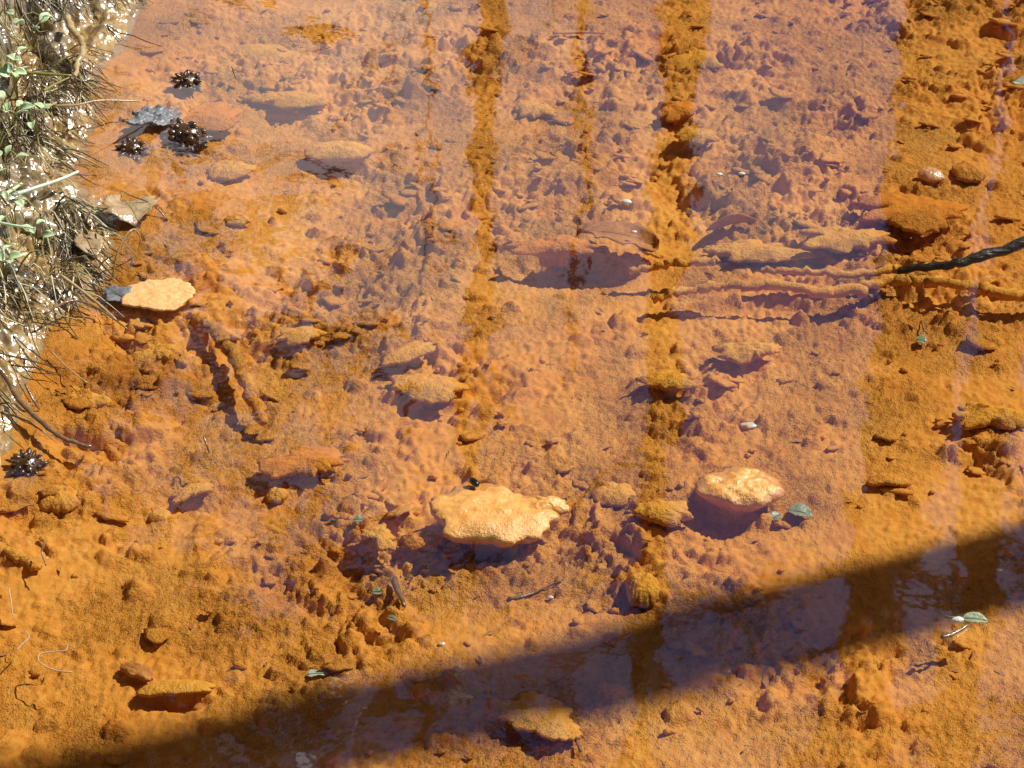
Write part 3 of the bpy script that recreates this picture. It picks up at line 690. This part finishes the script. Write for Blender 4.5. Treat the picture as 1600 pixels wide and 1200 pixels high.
strand('coated_stick', [(1350, 452, -0.011), (1280, 454, -0.011), (1200, 449, -0.010), (1120, 447, -0.011), (1060, 456, -0.016), (1020, 467, -0.024)], 0.0082, 0.0045, M['slab'], 'longest orange coated stick above a dark gap', 'stick', .28)
strand('coated_stick', [(1120, 408, -0.010), (1070, 410, -0.010), (1030, 414, -0.011), (985, 424, -0.019)], 0.0065, 0.0040, M['slab'], 'short orange coated stick below the tan leaf end', 'stick', .2)
strand('coated_stick', [(310, 500, -.012), (350, 530, -.012), (375, 570, -.014), (395, 620, -.016), (410, 660, -.024)], .010, .007, M['bed'], 'crumbly coated root running down from the tan leaf', 'root', .5)
strand('coated_stick', [(-10, 856, -.012), (25, 868, -.010), (60, 888, -.018)], .007, .004, M['slab'], 'short orange twig at the left edge', 'twig', .2)
strand('root', [(-20, 560, .05), (10, 590, .03), (30, 625, .02), (60, 655, .014), (90, 680, .010), (122, 693, .004), (143, 699, -.001)], .0042, .0022, M['root'], 'curved wet root reaching from the left bank into the water', 'root', .15)
strand('root', [(40, 600, .02), (52, 625, .01), (62, 640, .0)], .002, .001, M['root'], 'short thin rootlet beside the curved root', 'root', .15)
strand('twig', [(318, 682, .014), (324, 698, .008), (327, 708, .0)], .0014, .0009, M['root'], 'tiny upright twig tip left of centre', 'twig')
strand('twig', [(70, 846, .012), (65, 862, .006), (72, 884, .0)], .0011, .0008, M['root'], 'tiny bent twig near the left edge', 'twig')
strand('twig', [(362, 104, .018), (368, 122, .0)], .0010, .0008, M['root'], 'tiny twig tip near the top left', 'twig')
strand('grass_loop', [(176, 432, .0), (182, 400, .03), (195, 370, .05), (210, 358, .052), (219, 372, .03), (216, 392, .0)], .0013, .0009, M['straw'], 'pale looped grass stem above the tan leaf', 'grass stem', group=None)
strand('grass_loop', [(176, 400, .028), (160, 410, .02), (156, 424, .01), (178, 438, .0)], .0011, .0008, M['root'], 'small brown loop beside the pale grass loop', 'grass stem')
strand('pine_needle', [(80, 549, .006), (105, 574, .004), (136, 598, .001)], .0010, .0007, M['straw'], 'straight tan needle lying at the left shore', 'needle')
strand('reed_stem', [(20, 305, .055), (60, 292, .050), (95, 280, .045), (122, 268, .040)], .0030, .0020, M['reed'], 'pale green reed stem across the left bank', 'reed')
strand('reed_stem', [(-10, 312, .06), (12, 301, .056), (32, 288, .05)], .003, .002, M['mint'], 'short green stem left of the pale reed', 'reed')
strand('twig', [(104, 26, .05), (112, 45, .05), (125, 62, .048), (130, 80, .046), (120, 100, .044), (118, 118, .04)],   .0052, .0036, M['straw'], 'bent golden twig on the upper left bank', 'twig', .35, 8, 5, 6)
strand('bank_grass', [(14, 117, .06), (45, 114, .058), (80, 116, .054), (112, 118, .05)], .0028, .0016, M['blade'], 'olive grass blade left of the golden twig', 'grass stem')
strand('bank_grass', [(68, 142, .06), (85, 132, .055), (108, 121, .05)], .0022, .0012, M['blade'], 'short olive blade slanting up to the golden twig', 'grass stem')
strand('bank_grass', [(-10, 346, .07), (20, 352, .07), (52, 356, .066)], .0022, .0014, M['mint'], 'bright green blade at the left edge', 'grass stem')
strand('straw', [(84, 165, .05), (120, 164, .045), (155, 157, .04), (218, 158, .022)], .0018, .0013, M['straw'], 'long tan straw pointing at the crumpled grey leaf', 'straw')
strand('straw', [(88, 160, .05), (60, 172, .055), (30, 160, .06)], .0016, .001, M['straw'], 'tan straw curving back into the upper left bank', 'straw')
strand('straw', [(110, 238, .03), (135, 249, .018), (160, 262, .008)], .0016, .001, M['straw'], 'tan straw at the shore below the mud flat', 'straw')
strand('straw', [(70, 490, .03), (110, 470, .02), (150, 480, .012), (200, 515, .002)], .0018, .001, M['root'], 'long brown straw trailing into the water below the tan leaf', 'straw')
strand('straw', [(95, 430, .035), (125, 452, .022), (158, 478, .010), (182, 500, .0)], .0022, .0012, M['straw'], 'shiny straw pointing down past the grey-green scrap', 'straw')
strand('straw', [(262, 345, -.004), (240, 320, .012), (205, 306, .02), (194, 300, .02)], .0011, .0008, M['root'], 'thin dark straw arching over the pale wet leaf', 'straw')
strand('thread', [(14, 918, -.002), (18, 945, -.002), (20, 962, -.002)], .0007, .0006, M['thread'], 'short white thread near the lower left edge', 'thread')
strand('thread', [(112, 1050, -.004), (85, 1047, -.004), (62, 1035, -.004), (62, 1022, -.004), (85, 1018, -.004), (103, 1016, -.004), (106, 1007, -.004)], .0008, .0006, M['thread'], 'looped white thread at lower left', 'thread')
strand('thread', [(26, 1016, -.003), (36, 1005, -.003), (46, 995, -.003), (38, 985, -.003)], .0007, .0006, M['thread'], 'hooked white thread left of the looped one', 'thread')
strand('twig', [(1472, 996, .004), (1490, 990, .003), (1514, 976, .002)], .0024, .0018, M['root'], 'dark stalk at lower right beside the white bead', 'twig', .2)
strand('twig', [(616, 905, None, .006), (624, 930, None, .006), (634, 948, None, .005)], .004, .002, M['root'], 'dark short twig stub below the largest slab', 'twig', .3)
strand('twig', [(908, 1175, None, .004), (898, 1155, None, .004), (890, 1145, None, .005)], .0016, .001, M['root'], 'thin brown twig at the bottom edge', 'twig', .2)
strand('twig', [(1440, 500, None, .006), (1442, 512, None, .008), (1450, 522, None, .006)], .0012, .0009, M['root'], 'tiny curved dark twig below the right stick', 'twig')
strand('twig', [(795, 935, None, .004), (830, 928, None, .006), (880, 905, None, .004)], .0018, .001, M['root'], 'faint twig right below the largest slab', 'twig', .2)
strand('twig', [(865, 52, None, .006), (905, 51, None, .008), (945, 52, None, .006)], .0028, .0014, M['red'], 'thin straight twig lying near the top centre', 'twig', .2)

# ------------------------------------------------------------------ crumbs of rotted leaf and needle on the bed
db = MB(); rnd = random.Random(31)
for k in range(230):
    x = rnd.uniform(-.75, .85); y = rnd.uniform(1.02, 2.65)
    if float(inland(np.array([x]), np.array([y]))[0]) > -.03: continue
    z = min(H(x, y) + .002, -.004); a = rnd.uniform(0, 6.28); L = rnd.uniform(.003, .010)
    d = Vector((math.cos(a), math.sin(a), rnd.uniform(-.2, .2))) * L; w_ = Vector((-math.sin(a), math.cos(a), rnd.uniform(-.3, .3))) * L * rnd.uniform(.1, .5); c = Vector((x, y, z)); up = Vector((0, 0, .0012))
    top = [c - d + up, c - d * .2 + w_ + up * rnd.uniform(.5, 2), c + d * rnd.uniform(.5, 1) + up, c + w_ * -.8 + up * rnd.uniform(.5, 2)]
    db.poly(top); b0 = len(db.v) - 4
    db.v.append(tuple(c - up)); e_ = len(db.v) - 1
    for i in range(4): db.f.append((b0 + (i + 1) % 4, b0 + i, e_))
tag(db.build('leaf_crumbs', M['brownleaf'], smooth=False), 'tiny dark crumbs of rotted leaf strewn over the stream bed', 'debris', kind='stuff')

# ------------------------------------------------------------------ seed cones
def seed_cone(px, py, wpx, asp, z, label, seed, rz=0.):
    rnd = random.Random(seed); kx, _ = mpp(px, py); a = wpx * kx / 2
    root = tag(empty('seed_cone', at(px, py, z), (0.15, 0.1, rz)), label, 'cone', 'wet dark seed cones')
    link('core', slab_mesh('core', a * .72, a * .72 * asp, a * .45, seed, .06, seg=20, rings=5, under=.7), M['cone'], root)
    n = 40; s = MB()
    for k in range(n):
        zc = 1 - 1.35 * (k + .5) / n; rr = math.sqrt(max(0, 1 - zc * zc)); q = k * 2.39996
        d = Vector((rr * math.cos(q), rr * math.sin(q), zc))
        d = (d + Vector((rnd.uniform(-.12, .12), rnd.uniform(-.12, .12), rnd.uniform(-.12, .12)))).normalized()
        p0 = Vector((d.x * a * .55, d.y * a * .55 * asp, d.z * a * .36)); e = Vector((d.x * a, d.y * a * asp, d.z * a * .5)) * rnd.uniform(.75, 1.2)
        t = (e - p0); u = t.cross(Vector((0, 0, 1)))
        u = (u.normalized() if u.length > 1e-6 else Vector((1, 0, 0))); w_ = t.normalized().cross(u)
        sz = a * rnd.uniform(.10, .20)
        prof = [(0, .5), (.5, 1.0), (.85, .7), (1.12, .12)]
        base = len(s.v)
        for f_, r_ in prof:
            for i in range(6):
                an = i * math.pi / 3; s.v.append(tuple(p0 + t * f_ + (u * math.cos(an) + w_ * math.sin(an) * .7) * sz * r_))
        for i in range(3):
            for j in range(6):
                j2 = (j + 1) % 6; s.f.append((base + i * 6 + j, base + i * 6 + j2, base + (i + 1) * 6 + j2, base + (i + 1) * 6 + j))
        s.f.append(tuple(base + 18 + i for i in range(6)))
    o = s.build('scales', M['cone'], root); o['kind'] = 'stuff'
    return root
seed_cone(293, 128, 54, .9, -.004, 'dark seed cone alone in the water, highest of the four', 61)
seed_cone(207, 234, 52, .9, -.004, 'dark seed cone at the shore below the crumpled grey leaf', 62)
seed_cone(292, 212, 78, .75, -.004, 'largest dark seed cone, right of the shore cone', 63, -.3)
seed_cone(42, 726, 62, .9, -.004, 'glinting black seed cone at the left edge', 64)

# ------------------------------------------------------------------ small plants and dead grass on the left bank
def leaflet_mesh(name, L, W, seed): return leaf_mesh(name, L, W, seed, cup=.2, bend=.12, jag=.04, th=.0006, n=8, c=6)
LEAFLETS = [leaflet_mesh('leaflet', .018, .012, k) for k in range(4)]
for k in LEAFLETS: k.materials.append(M['mint'])
def sprig(px, py, z, n, spread, label, seed):
    rnd = random.Random(seed); root = tag(empty('leafy_sprig', at(px, py, z)), label, 'plant', 'small green plants on the left bank')
    st = MB(); P = []
    for k in range(n):
        a = k * 2.4 + rnd.uniform(-.4, .4); r = spread * rnd.uniform(.25, 1)
        e = Vector((math.cos(a) * r, math.sin(a) * r, rnd.uniform(.008, .03)))
        st.tube([(0, 0, -.03), (e.x * .4, e.y * .4, e.z * .5), tuple(e)], [.0010, .0008, .0006], 5); P.append((e, a))
    st.build('stem', M['blade'], root)
    for e, a in P:
        me = LEAFLETS[rnd.randrange(4)]
        if not me.polygons[0].use_smooth: me.polygons.foreach_set('use_smooth', [True] * len(me.polygons))
        o = bpy.data.objects.new('leaflet', me); COL.objects.link(o); o.parent = root
        o.location = e + Vector((math.cos(a), math.sin(a), 0)) * .006; o.rotation_euler = (rnd.uniform(-.5, .5), rnd.uniform(-.6, .2), a); o.scale = [rnd.uniform(.7, 1.25)] * 3
sprig(52, 192, .055, 6, .020, 'clover-like sprig of pale green leaves on the bank', 1)
sprig(14, 185, .065, 7, .026, 'pale green sprig at the left edge above the reed', 2)
sprig(8, 106, .07, 6, .026, 'green sprig at the left edge beside the olive blade', 3)
sprig(22, 128, .065, 5, .022, 'pale sprig just below the olive blade', 4)
sprig(48, 52, .07, 6, .030, 'pale sprig near the upper left corner', 5)
sprig(8, 268, .065, 5, .022, 'green sprig at the left edge beside the short stem', 6)
sprig(20, 335, .06, 6, .028, 'pale green sprig at the left edge below the reed', 7)
sprig(52, 375, .05, 4, .018, 'small sprig low on the bank above the dark gap', 8)
sprig(4, 412, .055, 6, .024, 'bright green sprig lowest on the left edge', 9)

g = MB(); rnd = random.Random(5)
cnt = 0
GX = RNG.uniform(-1.25, -.42, 40000); GY = RNG.uniform(1.35, 3.0, 40000); GS = bank_left(GX, GY); GN = perlin(GX * 8, GY * 8, 91)
for x, y, s, gn in zip(GX.tolist(), GY.tolist(), GS.tolist(), GN.tolist()):
    if s < .02 or s > .55 or gn < (.02 if s > .06 else (.35 if rnd.random() < .7 else -.2)): continue
    cnt += 1
    if cnt > 3400: break
    z = H(x, y); L = rnd.uniform(.03, .10); a = rnd.gauss(-.85, .45)
    d = Vector((math.cos(a), math.sin(a), 0)); sd = Vector((-d.y, d.x, 0)) * rnd.uniform(-.3, .3)
    lift = rnd.uniform(.002, .014); pts = []
    for k in range(5):
        t = k / 4; p = Vector((x, y, 0)) + d * L * t + sd * L * t * t
        zz = max(H(p.x, p.y), -.002) + .002 + lift * math.sin(math.pi * min(1, t * 1.15)) * (1 if t < .87 else .3)
        pts.append((p.x, p.y, zz))
    r = rnd.uniform(.0006, .0015)
    g.tube(pts, [r, r, r * .9, r * .75, r * .4], 3, cap=False)
tag(g.build('dead_grass', M['matted']), 'matted wet dead grass and roots combed down the left bank', 'grass', kind='stuff')
g = MB(); cnt = 0
while cnt < 420:
    x = rnd.uniform(-1.25, -.6); y = rnd.uniform(1.5, 3.0)
    s = float(bank_left(np.array([x]), np.array([y]))[0])
    if s < .07 or s > .6: continue
    cnt += 1
    z = H(x, y); L = rnd.uniform(.04, .10); a = rnd.uniform(0, 6.28); d = Vector((math.cos(a), math.sin(a), 0)) * rnd.uniform(.2, .9)
    pts = [(x + d.x * L * t, y + d.y * L * t, z + L * .6 * math.sin(t * 1.9)) for t in (0, .3, .6, .85, 1)]
    r = rnd.uniform(.0008, .0018); g.tube(pts, [r, r, r * .8, r * .6, r * .2], 3, cap=False)
tag(g.build('green_grass', M['blade']), 'thin olive grass blades growing on the left bank', 'grass', kind='stuff')
